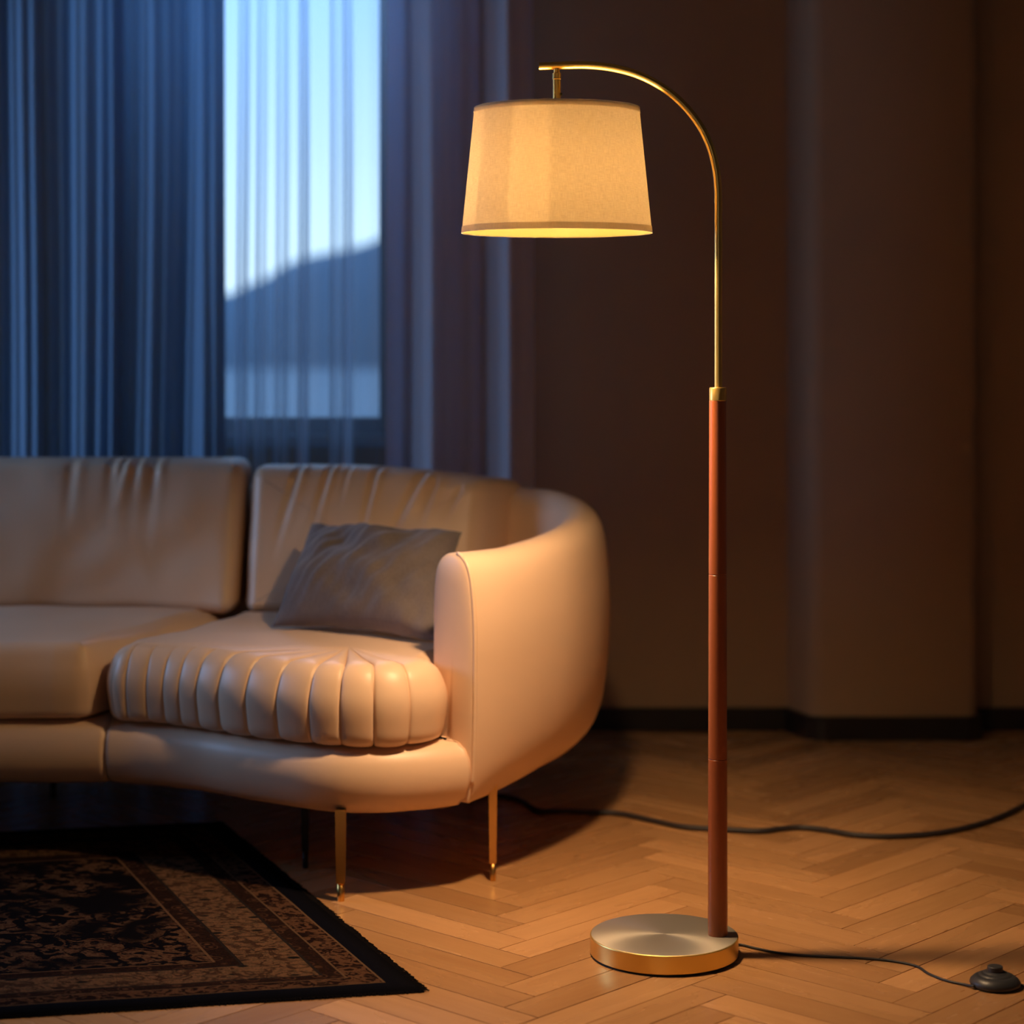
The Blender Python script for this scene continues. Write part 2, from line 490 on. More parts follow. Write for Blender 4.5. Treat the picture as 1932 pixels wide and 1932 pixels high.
# ------------------------------------------------------------------ outside
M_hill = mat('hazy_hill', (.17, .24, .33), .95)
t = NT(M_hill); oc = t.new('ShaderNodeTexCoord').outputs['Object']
t.l(t.mix(t.noise(oc, .5, 5), (.36, .58, .80), (.46, .68, .88)), bs(M_hill).inputs['Base Color'])  # pale blue distance haze is put into the base colour
M_snow = mat('snow', (.62, .72, .82), .9)
t = NT(M_snow); oc = t.new('ShaderNodeTexCoord').outputs['Object']
t.l(t.mix(t.noise(oc, .25, 4), (.80, .92, .97), (.88, .95, .98)), bs(M_snow).inputs['Base Color'])
bm = bmesh.new(); nx, ny = 140, 24; gv = []
for j in range(ny + 1):
    row = []
    for i in range(nx + 1):
        x = -40 + 52 * i / nx; q = j / ny; y = 58 + 22 * q
        ridge = 2.55 + (x + 9.4) * .36 + .25 * noise.noise(Vector((x * .5, 3, 0))) + .12 * noise.noise(Vector((x * 1.7, 9, 0)))
        ridge = max(ridge, .5)
        z = .05 + ridge * math.sin(math.pi * q) ** .8 * (1 + .05 * noise.noise(Vector((x * .5, y * .5, 1))))
        row.append(bm.verts.new((x, y, z)))
    gv.append(row)
for j in range(ny):
    for i in range(nx): bm.faces.new((gv[j][i], gv[j][i + 1], gv[j + 1][i + 1], gv[j + 1][i]))
o = obj('hill', bm, M_hill, origin=(-14, 69, .05)); o['kind'] = 'structure'
bm = bmesh.new(); gv = []
for j in range(31):
    gv.append([bm.verts.new((-60 + 90 * i / 40, 6.3 + 90 * (j / 30) ** 1.6, .15 + .08 * noise.noise(Vector((i * .35, j * .35, 4))))) for i in range(41)])
for j in range(30):
    for i in range(40): bm.faces.new((gv[j][i], gv[j][i + 1], gv[j + 1][i + 1], gv[j + 1][i]))
o = obj('snow_field', bm, M_snow); o['kind'] = 'structure'

# ------------------------------------------------------------------ curtains
def curtain(name, x0, x1, Y, folds, matl, label, z0=.02, z1=2.58, n=520, seed=0):
    """folds: function x (m) -> depth offset (m)"""
    bm = bmesh.new(); rows = []; m_ = 30
    for j in range(m_ + 1):
        q = j / m_; z = z0 + (z1 - z0) * q; row = []
        for i in range(n + 1):
            s = i / n; x = x0 + (x1 - x0) * s
            sw = .010 * noise.noise(Vector((x * 3, z * .5, seed)))
            row.append(bm.verts.new((x + sw, Y + folds(x + .018 * noise.noise(Vector((x * 2.5, z * .55, seed + 5))), z), z)))
        rows.append(row)
    for j in range(m_):
        for i in range(n): bm.faces.new((rows[j][i], rows[j][i + 1], rows[j + 1][i + 1], rows[j + 1][i]))
    o = obj(name, bm, matl, origin=((x0 + x1) / 2, Y, z0))
    tag(o, label, 'curtain'); return o

def folds_from(xs, depths, width=.5):
    """pleat ridges at xs"""
    def f(x, z):
        v = 0.0
        for a, d, wd in depths:
            v -= d * math.exp(-((x - a) / wd) ** 2)
        return v
    return f

YS = 5.60
sheer_folds = []
random.seed(3)
xx = -1.45
while xx < .02:
    sheer_folds.append((xx, random.uniform(.012, .034), random.uniform(.010, .022))); xx += random.uniform(.045, .095)
for px, d_, w_ in ((458, .05, .010), (492, .035, .010), (530, .035, .012), (572, .06, .009), (632, .03, .010), (657, .045, .009)):
    sheer_folds.append((X(px, YS), d_, w_))
f0 = folds_from(None, [q for q in sheer_folds if q[0] < X(430, YS) or q[0] > X(735, YS)] + sheer_folds[-6:])
curtain('sheer_curtain', -1.45, .0, YS, lambda x, z: f0(x, z) + .006 * math.sin(x * 60), M_sheer, 'sheer pale voile curtain glowing blue in front of the bright window', n=900, seed=1)

YL = 5.50
random.seed(11)
lf = [(X(215, YL), .045, .012), (X(412, YL), .04, .012), (X(388, YL), .035, .012)]
f1a = folds_from(None, lf)
def f1(x, z):
    w_ = x + .025 * noise.noise(Vector((x * 3.1, z * .3, 7)))
    return f1a(x, z) + .017 * math.sin(w_ * 2 * math.pi / .155) + .012 * math.sin(w_ * 2 * math.pi / .066 + 1.3) * noise.noise(Vector((x * 4, 0, 2))) * 2 + .006 * math.sin(w_ * 2 * math.pi / .033)
curtain('drape', -1.62, X(424, YL), YL, f1, M_drape, 'dark blue curtain hanging on the left of the window, behind the sofa', n=700, seed=2)

YR = 5.44
def fr_(x, z):
    # broad box folds with steep flanks
    u = (x - X(728, YR)) / (X(1004, YR) - X(728, YR))
    st = [(0.0, -.03), (.12, .035), (.335, -.045), (.60, .02), (.65, .045), (.84, -.035), (1.0, .012)]
    for (a, da), (b_, db) in zip(st, st[1:]):
        if u <= b_:
            s = min(max((u - a) / (b_ - a), 0), 1); s = s * s * (3 - 2 * s); return .65 * (da + (db - da) * s) + .004 * math.sin(x * 130)
    return st[-1][1]
curtain('drape', X(730, YR), X(1004, YR), YR, fr_, M_drape_r, 'greyish lilac curtain with broad folds, right of the window beside the brown wall', n=400, seed=3)

# ------------------------------------------------------------------ sofa
sofa = thing('sofa', 'cream leather curved sofa with pleated seat and rounded arm on slim brass legs', 'sofa', (-.6, 4.6, 0))
front = [(-2.2, 4.31), (-1.6, 4.31), (-1.06, 4.308), (-.845, 4.300), (-.74, 4.268), (-.65, 4.222), (-.56, 4.155), (-.455, 4.085), (-.39, 4.05), (-.32, 4.032), (-.24, 4.035), (-.16, 4.06), (-.098, 4.092)]
# base rail
bo = [(x, y, 0) for x, y in front] + [(-.082, 4.105, 0), (-.07, 4.16, 0), (-.02, 4.35, 0), (.04, 4.6, 0), (.02, 4.9, 0), (-.15, 5.05, 0), (-.6, 5.08, 0), (-1.4, 5.08, 0), (-2.15, 5.06, 0), (-2.24, 4.9, 0), (-2.25, 4.4, 0)]
bo = [Vector(p) for p in bo]
bol, btot = resample(catmull(bo, 14, True), 1400, True)
seam_i = min((i for i in range(1400) if bol[i].y < 4.4), key=lambda i: abs(CXP + bol[i].x * F / bol[i].y - 195))
def base_disp(i, tg_, co):
    ds = abs(i - seam_i) * btot / 1400
    d = -.010 * math.exp(-(ds / .0035) ** 2) if tg_ >= 0 and tg_ <= 1.2 else 0
    d += -.004 * math.exp(-(ds / .03)) if 0 <= tg_ <= 1 else 0
    return d
bm = cushion(bol, [(.10, .160), (.06, .163), (.03, .172), (.012, .190), (.003, .215), (0, .240), (.004, .266), (.014, .285), (.030, .296), (.055, .301)], (-.9, 4.62), K=8, disp=base_disp)
obj('base_rail', bm, M_leather, sofa)

# wrap-around shell (arm + back)
path = [(-.075, 4.105), (-.010, 4.165), (.068, 4.262), (.140, 4.38), (.196, 4.53), (.222, 4.68), (.213, 4.83), (.165, 4.965), (.075, 5.07), (-.05, 5.145), (-.22, 5.185), (-.5, 5.205), (-1.0, 5.215), (-1.6, 5.22), (-2.25, 5.22)]
pp, ptot = resample(catmull([(x, y, 0) for x, y in path], 14), 300)
SEC = [(-.22, .170), (-.17, .166), (-.125, .171), (-.085, .188), (-.052, .216), (-.030, .250), (-.015, .300), (-.005, .37), (0, .45), (0, .52), (-.004, .575), (-.010, .615), (-.020, .645), (-.036, .663), (-.056, .671), (-.078, .670), (-.098, .661), (-.114, .643), (-.122, .615), (-.126, .57), (-.127, .50), (-.127, .40), (-.13, .30), (-.16, .22)]
sec = resample(catmull([(a, b_, 0) for a, b_ in SEC], 4, True), 110, True)[0]
cs = Vector((-.064, .42, 0))
def shell_section(dist, shrink=0.0, back=0.0):
    s = max(dist, 0) / ptot * 299; i = min(int(s), 298); fr2 = s - i
    p = pp[i].lerp(pp[i + 1], fr2); tn = (pp[min(i + 2, 299)] - pp[max(i - 1, 0)]).normalized()
    nrm = Vector((tn.y, -tn.x, 0))
    k = 1 + .30 * min(max((dist - .15) / .85, 0), 1)
    tuck = .16 + .84 * min(max(dist / .34, 0), 1) ** .8
    out = []
    for q in sec:
        a, z = q.x, q.y
        if z < .45:
            w_ = min(max((.45 - z) / .10, 0), 1)
            if a > -.1267 + 0: a2 = a * tuck
            else: a2 = a
            a = a2 if z < .45 and q.x > -.11 else max(a, -.127 - (.0 if tuck < .99 else 1)) 
        if z > .45: z = .45 + (z - .45) * k
        # shrink towards the middle of the section: rounded end
        if shrink:
            lo, hi = .17, .45 + (.671 - .45) * k
            a = a + (-.062 - a) * shrink
            z = z + (min(max(z, lo + .03), hi - .062) - z) * shrink
        out.append(p + nrm * a - tn * back + Vector((0, 0, z)))
    return out
bm = bmesh.new(); rings = []
ends = [(.011 * math.sin(q_), 1 - math.cos(q_), 0) for q_ in [math.radians(81 - 9 * k_) for k_ in range(9)]]
for back, shr, _ in ends: rings.append([bm.verts.new(p) for p in shell_section(0, shr, back)])
M_ = 260
for j in range(M_ + 1): rings.append([bm.verts.new(p) for p in shell_section(ptot * j / M_)])
n = len(sec)
for a, b_ in zip(rings, rings[1:]):
    for i in range(n): bm.faces.new((a[i], a[(i + 1) % n], b_[(i + 1) % n], b_[i]))
bm.faces.new(rings[0])
obj('back_shell', bm, M_leather, sofa)
# piping along the arm's outer front edge
s0 = shell_section(.002)
idx = [i for i in range(n) if s0[i].z > .19 and (sec[i].x > -.06)]
pts = [s0[i] + Vector((.0, -.0015, 0)) for i in idx]
pts.sort(key=lambda p: p.z)
bm = bmesh.new(); tube(bm, pts, .0045, 10); obj('piping', bm, M_leather, sofa)

# pleated seat cushion
sc_o = [(-.846, 4.360), (-.842, 4.325), (-.820, 4.299), (-.78, 4.284), (-.725, 4.266), (-.65, 4.226), (-.56, 4.158), (-.455, 4.088), (-.39, 4.053), (-.32, 4.036), (-.25, 4.038), (-.19, 4.058), (-.150, 4.095), (-.137, 4.145), (-.150, 4.195), (-.11, 4.28), (-.03, 4.40), (.03, 4.54), (.055, 4.68), (.03, 4.79), (-.05, 4.83), (-.3, 4.84), (-.6, 4.84), (-.655, 4.82), (-.68, 4.72), (-.735, 4.56), (-.79, 4.46), (-.832, 4.40)]
NS = 1500
sol, stot = resample(catmull([(x, y, 0) for x, y in sc_o], 14, True), NS, True)
def find(px): return min((i for i in range(NS) if sol[i].y < 4.31 and sol[i].x < -.138), key=lambda i: abs(CXP + sol[i].x * F / sol[i].y - px))
pleats = sorted(find(p) for p in (208, 238, 276, 309, 340, 373, 413, 465, 522, 582, 641, 706, 772, 826))
def seat_disp(i, tg_, co):
    if tg_ < 0: return 0
    d = .004 * noise.noise(Vector((co.x * 7, co.y * 7, 1)))
    if pleats[0] <= i <= pleats[-1]:
        for q in range(len(pleats) - 1):
            a, b_ = pleats[q], pleats[q + 1]
            if a <= i <= b_:
                x = 2 * (i - a) / (b_ - a) - 1
                amp = .0045 if q >= 5 else .0022
                side = min(1, max(0, (tg_ + .05) / .3)) if tg_ < 1 else (1 + .5 * min(1, (tg_ - 1) / .08)) * (1 - (tg_ - 1)) ** 1.0
                if q < 4: side *= 1 - .7 * min(1, max(0, (tg_ - .72) / .28))
                prof = 1 - abs(x) ** 2.2
                crease = math.exp(-(1 - abs(x)) * (b_ - a) * stot / NS / .0045)
                d += side * (amp * prof - (.0042 if q >= 5 else .0024) * crease)
    return d
SEAT_PROF = [(.05, .303), (.018, .305), (.005, .316), (.0, .340), (-.004, .370), (-.003, .395), (.004, .418), (.014, .438), (.028, .451), (.042, .457)]
# finer rings on the front
pr = [Vector((a, b_, 0)) for a, b_ in SEAT_PROF]; pr = resample(catmull(pr, 6), 26)[0]
bm = cushion(sol, [(p.x, p.y) for p in pr], (-.340, 4.30), K=44, disp=seat_disp, crownf=lambda a, b_: .012 * min(1, max(0, (b_ - 4.15) / .3)) ** 1.5)
o = obj('seat_cushion', bm, M_leather, sofa); o['label'] = 'pleated seat cushion beside the arm'

# plain seat cushion on the left
lo_ = [(-2.2, 4.36), (-2.15, 4.318), (-1.6, 4.314), (-1.06, 4.312), (-.95, 4.308), (-.895, 4.314), (-.870, 4.345), (-.83, 4.46), (-.74, 4.60), (-.685, 4.76), (-.68, 4.84), (-.75, 4.89), (-1.3, 4.92), (-2.15, 4.92), (-2.2, 4.86)]
lol, ltot = resample(catmull([(x, y, 0) for x, y in lo_], 14, True), 900, True)
bm = cushion(lol, [(p.x, p.y + (.006 if p.y > .4 else 0)) for p in pr], (-1.2, 4.6), K=24, crownf=lambda a, b_: .008 * min(1, max(0, (b_ - 4.36) / .3)), disp=lambda i, tg_, co: .007 * noise.noise(Vector((co.x * 5, co.y * 5, 3))) if tg_ >= 0 else 0)
o = obj('seat_cushion', bm, M_leather, sofa); o['label'] = 'plain seat cushion at the left'


# back cushions
def seg_dist(p, a, b_):
    ab = b_ - a; t_ = max(0, min(1, (p - a).dot(ab) / ab.length_squared)); return (p - a - ab * t_).length, t_
def creases(lines):
    L = [(Vector(a), Vector(b_), dp, w_) for a, b_, dp, w_ in lines]
    def f(i, tg_, co):
        if tg_ < .4: return 0
        p = Vector((co.x, co.y)); d = .004 * noise.noise(Vector((co.x * 9, co.y * 9, 6)))
        for a, b_, dp, w_ in L:
            dist, tt = seg_dist(p, a, b_)
            side = ((b_ - a).x * (p - a).y - (b_ - a).y * (p - a).x)
            fade = (1 - tt) ** 1.3 if w_ < .02 else (4 * tt * (1 - tt)) ** 1.2 * .7
            x_ = math.copysign(dist, side) / w_
            d += .62 * dp * fade * (-math.exp(-x_ * x_) + .5 * math.exp(-(x_ - 1.9) ** 2))
        return d * min(1, (tg_ - .4) / .5)
    return f

# right: local a = metres from its left edge, b = height above seat level, c = 0 (back) .. thickness
BW, BH = .60, .345
ro, _ = roundrect(BW, BH, .034, 900)
BPROF = [(.022, 0), (.008, .006), (.002, .02), (0, .05), (0, .09), (.002, .118), (.006, .139), (.014, .153), (.024, .160), (.032, .163)]
bp = resample(catmull([(a, b_, 0) for a, b_ in BPROF], 5), 22)[0]
def map_right(a, b_, c_):
    u = a / BW; hz = b_ / BH; cc = min(max(c_ / .163, 0), 1.2)
    xl = -.632 + .01 * hz
    xr = -.075 + (1 - cc) * .105 + .02 * (hz - .5)
    x = xl + (xr - xl) * u
    yb = 5.085 - .02 * u
    thick = c_ * (1.75 - .70 * hz)
    y = yb - thick
    z = .452 + b_ * (1.0 - .11 * max(0, (u - .35) / .65) ** 1.6) + .012 * (cc - .5) * hz
    return (x, y, z)
def bpx(px, py):   # photo position on the cushion face -> local
    return ((X(px, 4.9) + .632) / .565 * BW, min((Z(py, 4.92) - .452), BH))
rl = []
for (a, b_, dp, w_) in (((556, 882), (515, 1060), .014, .009), ((614, 880), (590, 1010), .016, .008), ((702, 880), (688, 1020), .012, .008), ((788, 890), (735, 1030), .016, .010), ((816, 900), (792, 1010), .010, .008), ((866, 905), (835, 990), .008, .007), ((650, 885), (640, 960), .006, .007)):
    rl.append((bpx(*a), bpx(*b_), dp, w_))
bm = cushion(ro, [(p.x, p.y) for p in bp], (BW / 2, BH * .48), K=40, crownf=lambda a, b_: .016 * math.sin(math.pi * min(1, max(0, (a - .032) / (BW - .064)))) * math.sin(math.pi * min(1, max(0, (b_ - .032) / (BH - .064)))), disp=creases(rl), mapf=map_right)
o = obj('back_cushion', bm, M_leather, sofa); o['label'] = 'back cushion with gathered top behind the grey pillow'

LW = 1.30
ro, _ = roundrect(LW, .36, .036, 1100)
def map_left(a, b_, c_):
    hz = b_ / .36
    x = -.648 - LW + a + .012 * hz
    y = 5.09 - c_ * (1.30 - .30 * hz) - .09 * max(0, 1 - abs(x + .64) / .4) ** 2 * (1 - hz) * (1 if c_ > .05 else 0)
    return (x, y, .452 + b_ + (.0))
def lpx(px, py): return (X(px, 4.93) + .648 + LW, min(Z(py, 4.93) - .452, .36))
ll = []
for (a, b_, dp, w_) in (((200, 868), (205, 1010), .012, .012), ((222, 870), (212, 960), .012, .008), ((246, 868), (243, 1010), .012, .009), ((281, 870), (279, 1065), .014, .010), ((125, 880), (128, 1020), .008, .012), ((275, 1068), (60, 1130), .016, .045), ((275, 1064), (410, 1010), .014, .045), ((215, 960), (80, 1100), .014, .04)):
    ll.append((lpx(*a), lpx(*b_), dp, w_))
bm = cushion(ro, [(p.x, p.y) for p in bp], (LW * .6, .36 * .45), K=40, crownf=lambda a, b_: .026 * math.sin(math.pi * min(1, max(0, (a - .032) / (LW - .064)))) ** .6 * math.sin(math.pi * min(1, max(0, (b_ - .032) / (.36 - .064)))), disp=creases(ll), mapf=map_left)
o = obj('back_cushion', bm, M_leather, sofa); o['label'] = 'wrinkled back cushion at the left'


# legs
def sofa_leg(x, y, m1, slim=1.0, top=.18):
    bm = bmesh.new()
    def fr3(z0, z1, w0, w1):
        lo = [bm.verts.new((x + sx * w0, y + sy * w0, z0)) for sx, sy in ((-1, -1), (1, -1), (1, 1), (-1, 1))]
        hi = [bm.verts.new((x + sx * w1, y + sy * w1, z1)) for sx, sy in ((-1, -1), (1, -1), (1, 1), (-1, 1))]
        bm.faces.new(lo); bm.faces.new(hi)
        for i in range(4): bm.faces.new((lo[i], lo[(i + 1) % 4], hi[(i + 1) % 4], hi[i]))
    fr3(.036, top, .0088 * slim, .0108 * slim)
    bmesh.ops.bevel(bm, geom=bm.edges[:], offset=.0012, segments=2, affect='EDGES')
    leg = obj('leg', bm, m1, sofa, smooth=False)
    bm = bmesh.new(); lathe(bm, [(0, 0), (.0068 * slim, 0), (.0074 * slim, .001), (.0078 * slim, .037), (0, .037)], x, y, 24)
    f_ = obj('ferrule', bm, m1, leg)
    return leg
gx, gy, _ = ground(643, 1700)
leg = sofa_leg(gx, gy, M_legbrass)
gx, gy, _ = ground(930, 1662); sofa_leg(gx, gy, M_legbrass, .8, .2)
o = sofa_leg(X(576, 4.30), 4.30, M_shadedmetal, .8); o['label'] = 'leg set back under the seat, darkened for shade'
for x, y in ((-.1, 4.95), (-1.1, 4.95)): sofa_leg(x, y, M_shadedmetal, .9)


# ------------------------------------------------------------------ throw pillow
def pillow():
    P00, P10 = Vector((X(512, 4.50), 4.50, .474)), Vector((X(830, 4.29), 4.29, .470))
    P01, P11 = Vector((X(588, 4.74), 4.74, Z(988, 4.74))), Vector((X(872, 4.52), 4.52, Z(1004, 4.52)))
    nrm = (P10 - P00).cross(P01 - P00).normalized()
    if nrm.y > 0: nrm = -nrm
    bm = bmesh.new(); n1, n2 = 90, 64
    grid = {}
    for side in (1, -1):
        for i in range(n1 + 1):
            for j in range(n2 + 1):
                s, t_ = i / n1, j / n2; border = i in (0, n1) or j in (0, n2)
                if side == -1 and border: grid[side, i, j] = grid[1, i, j]; continue
                a, b_ = 2 * s - 1, 2 * t_ - 1
                pin = .055
                s2 = s - pin * a * (1 - b_ * b_) * abs(a) ** 2 * .8; t2 = t_ - pin * b_ * (1 - a * a) * abs(b_) ** 2 * 1.3
                p = P00.lerp(P10, s2).lerp(P01.lerp(P11, s2), t2)
                h = ((1 - a ** 2) * (1 - b_ ** 2)) ** .45 * (.082 if side == 1 else .045)
                w_ = 0
                if not border:
                    e = ((1 - a ** 2) * (1 - b_ ** 2)) ** .3
                    w_ = e * (.022 * noise.noise(Vector((s * 4 + t_ * 3, t_ * 2 - s, 2))) + .010 * noise.noise(Vector((s * 16 - t_ * 7, t_ * 4, 8))) + .005 * math.sin((s * 1.2 - t_ * .8) * 16 + 3 * noise.noise(Vector((s * 3, t_ * 3, 0)))) * max(0, b_ * .5 + .6))
                p = p + nrm * side * (h + w_)
                grid[side, i, j] = bm.verts.new(p)
    for side in (1, -1):
        for i in range(n1):
            for j in range(n2):
                f = [grid[side, i, j], grid[side, i + 1, j], grid[side, i + 1, j + 1], grid[side, i, j + 1]]
                if side == -1: f.reverse()
                try: bm.faces.new(f)
                except ValueError: pass
    o = obj('throw_pillow', bm, M_linen, origin=((P00 + P10) / 2))
    tag(o, 'grey linen throw pillow leaning against the back and arm of the cream sofa', 'pillow')
    # seam piping
    ring = [grid_co for grid_co in []]
    return o
pillow()

# ------------------------------------------------------------------ rug
R0 = Vector(ground(800, 1873)); R1 = Vector(ground(412, 1553)); fdir = Vector((-.68, -.135, 0)).normalized()
rdir = (R1 - R0); rl_ = rdir.length; rdir.normalize()
bm = bmesh.new(); uvl = bm.loops.layers.uv.new('UVMap')
rw, nu, nv = 2.2, 60, 44; th = .009
gt = []; gb = []
for j in range(nv + 1):
    rt, rb = [], []
    for i in range(nu + 1):
        a, b_ = rw * i / nu, rl_ * j / nv
        p = R0 + fdir * a + rdir * b_
        edge = min(a, b_, rl_ - b_); z = th * min(1, .35 + edge / .02)
        z += .0015 * noise.noise(Vector((p.x * 6, p.y * 6, 0))) * min(1, edge / .03)
        wob = .003 * noise.noise(Vector((b_ * 8, a * 5, 3))) if edge < .001 else 0
        rt.append((bm.verts.new((p.x + wob, p.y + wob, z)), a, b_)); rb.append((bm.verts.new((p.x + wob, p.y + wob, .0008)), a, b_))
    gt.append(rt); gb.append(rb)
def rf(q):
    f = bm.faces.new([x_[0] for x_ in q])
    for lp, x_ in zip(f.loops, q): lp[uvl].uv = (x_[1], x_[2])
for j in range(nv):
    for i in range(nu):
        rf((gt[j][i], gt[j][i + 1], gt[j + 1][i + 1], gt[j + 1][i])); rf((gb[j + 1][i], gb[j + 1][i + 1], gb[j][i + 1], gb[j][i]))
for j in range(nv):
    rf((gt[j + 1][0], gb[j + 1][0], gb[j][0], gt[j][0])); rf((gt[j][nu], gb[j][nu], gb[j + 1][nu], gt[j + 1][nu]))
for i in range(nu):
    rf((gt[0][i], gb[0][i], gb[0][i + 1], gt[0][i + 1])); rf((gt[nv][i + 1], gb[nv][i + 1], gb[nv][i], gt[nv][i]))
rug = thing('rug', 'dark persian style rug with tan floral borders lying on the parquet', 'rug', (R0 + fdir * 1.0 + rdir * .6))
obj('pile', bm, M_rug, rug)
bm = bmesh.new(); random.seed(5)
nT = 520
for k in range(nT):
    b_ = rl_ * (k + random.random()) / nT; p = R0 + rdir * b_
    ln = random.uniform(.006, .013); ang = random.uniform(-.5, .5); dr = (-fdir).lerp(rdir * (1 if ang > 0 else -1), abs(ang)).normalized()
    q = p + dr * ln
    tube(bm, [p + fdir * .004 + Vector((0, 0, .004)), p + dr * ln * .5 + Vector((0, 0, .0045)), q + Vector((0, 0, .0015))], .0009, 4)
for k in range(420):
    a = rw * (k + random.random()) / 420 * .45; p = R0 + fdir * a; ln = random.uniform(.001, .0045)
    tube(bm, [p + rdir * .003 + Vector((0, 0, .004)), p - rdir * ln + Vector((random.uniform(-.003, .003), 0, .0015))], .0009, 4)
fo = obj('fringe', bm, M_fringe, rug, smooth=False); fo['kind'] = 'stuff'

# ------------------------------------------------------------------ floor lamp
LY = 3.70; S = F / LY
def lx(px): return (px - CXP) / S
def lz(py): return CH - (py - HOR) / S
bxc = lx(1253)
lamp = thing('floor_lamp', 'arched brass floor lamp with cherry wood pole and lit beige linen drum shade', 'lamp', (bxc, LY, 0))
R = .1325
bm = bmesh.new(); lathe(bm, [(0, .0), (R - .004, 0), (R - .004, .004), (0, .004)], bxc, LY, 128); sharp(obj('base_pad', bm, M_black, lamp))
bm = bmesh.new(); lathe(bm, [(0, .0035), (R - .001, .0035), (R, .0045), (R, .0345), (R - .0006, .0356), (R - .0018, .0362), (R - .003, .0362), (0, .0362)], bxc, LY, 160)
base = sharp(obj('base', bm, M_brass, lamp), 25)
bm = bmesh.new(); lathe(bm, [(R - .0016, .0360), (R - .0024, .0366), (0, .0366), ], bxc, LY, 160)
bm2 = bm; bo2 = obj('base_top', bm2, M_brass_top, base)
# the brushed plate's own origin sits at its centre so the radial brushing is centred
polex, poley = lx(1354.5), 3.695
def polep(z): return (polex - .0018 * (1 - z), poley)
# wooden pole: three turned sections
bm = bmesh.new()
zs = [.0362, lz(1430), lz(1083), lz(755)]
for a, b_ in zip(zs, zs[1:]):
    r0 = .0178 - .0026 * (a / 1.0); r1 = .0178 - .0026 * (b_ / 1.0)
    lathe(bm, [(0, a), (r0 - .0010, a), (r0, a + .0010)] + [(r0 + (r1 - r0) * q_ / 12, a + .001 + (b_ - a - .002) * (q_ + (.04 if q_ == 0 else -.04 if q_ == 12 else 0)) / 12) for q_ in range(13)] + [(r1, b_ - .0010), (r1 - .0010, b_), (0, b_)], polex - .0009, poley, 48)
pole = sharp(obj('wooden_pole', bm, M_pole, lamp), 30)
bm = bmesh.new(); lathe(bm, [(0, lz(756)), (.0150, lz(756)), (.0157, lz(755)), (.0157, lz(733)), (.0147, lz(731)), (0, lz(731))], polex - .0002, poley, 48)
sharp(obj('collar', bm, M_brass, lamp))
tx = lx(1355)
bm = bmesh.new(); lathe(bm, [(0, lz(735)), (.0070, lz(735)), (.0070, lz(383)), (.0062, lz(382)), (0, lz(382))], tx, poley, 32)
sharp(obj('upper_tube', bm, M_brass, lamp))
arc = [(1354.5, 383), (1354.5, 360), (1351, 322), (1341, 281), (1322, 240), (1293, 202), (1254, 168), (1208, 143), (1160, 129), (1110, 123), (1060, 123.5), (1017, 125)]
pts = resample(catmull([(lx(x), poley + (LY - poley) * k / 11, lz(y)) for k, (x, y) in enumerate(arc)], 10), 120)[0]
bm = bmesh.new(); tube(bm, pts, .0070, 28); sharp(obj('curved_arm', bm, M_brass, lamp), 50)
sxc = lx(1050.5)
bm = bmesh.new()
lathe(bm, [(0, lz(128)), (.0056, lz(128)), (.0056, lz(137)), (.0076, lz(138.5)), (.0078, lz(149)), (.0070, lz(150)), (.0070, lz(189)), (0, lz(189))], sxc, LY, 32)
stem = sharp(obj('hanging_stem', bm, M_brass, lamp))
bm = bmesh.new(); tube(bm, [(sxc + .006, LY - .003, lz(178)), (sxc + .0095, LY - .003, lz(178))], .0026, 14); obj('thumb_screw', bm, M_black, stem)
# shade (open at both ends, with thickness), with its inner liner
RT, RB, ZT, ZB = 155.5 / S, 179.5 / S, lz(204), lz(440)
def frustum(bm, f0, f1, off, n=160, rows=8, flip=False):
    uvl = bm.loops.layers.uv.verify()
    rr = []
    for j in range(rows + 1):
        q = f0 + (f1 - f0) * j / rows; r = RB + (RT - RB) * q + off; z = ZB + (ZT - ZB) * q
        rr.append(([bm.verts.new((sxc + r * math.cos(2 * math.pi * k / n), LY + r * math.sin(2 * math.pi * k / n), z)) for k in range(n)], q))
    for (a, qa), (b_, qb) in zip(rr, rr[1:]):
        for k in range(n):
            k2 = (k + 1) % n; f = bm.faces.new((a[k], a[k2], b_[k2], b_[k]))
            for lp, (uu, vv2) in zip(f.loops, ((k, qa), (k + 1, qa), (k + 1, qb), (k, qb))): lp[uvl].uv = (uu / n * 4, vv2)
bm = bmesh.new(); frustum(bm, 0, 1, 0); shade = obj('lamp_shade', bm, M_shade, lamp)
for nm, a, b_ in (('top_band', .955, 1.0), ('bottom_band', .0, .052)):
    bm = bmesh.new(); frustum(bm, a, b_, .0009, rows=2)
    # fold over the rim to the inside
    q = 1.0 if a > .5 else 0.0
    r = RB + (RT - RB) * q; z = ZB + (ZT - ZB) * q + (.0003 if a > .5 else -.0003)
    lathe(bm, [(r + .0009, z), (r - .0004, z)], sxc, LY, 160)
    obj(nm, bm, M_shadeband, shade)
bm = bmesh.new(); frustum(bm, .004, .996, -.0016); o = obj('shade_liner', bm, M_liner, shade); o['label'] = 'golden inner lining'
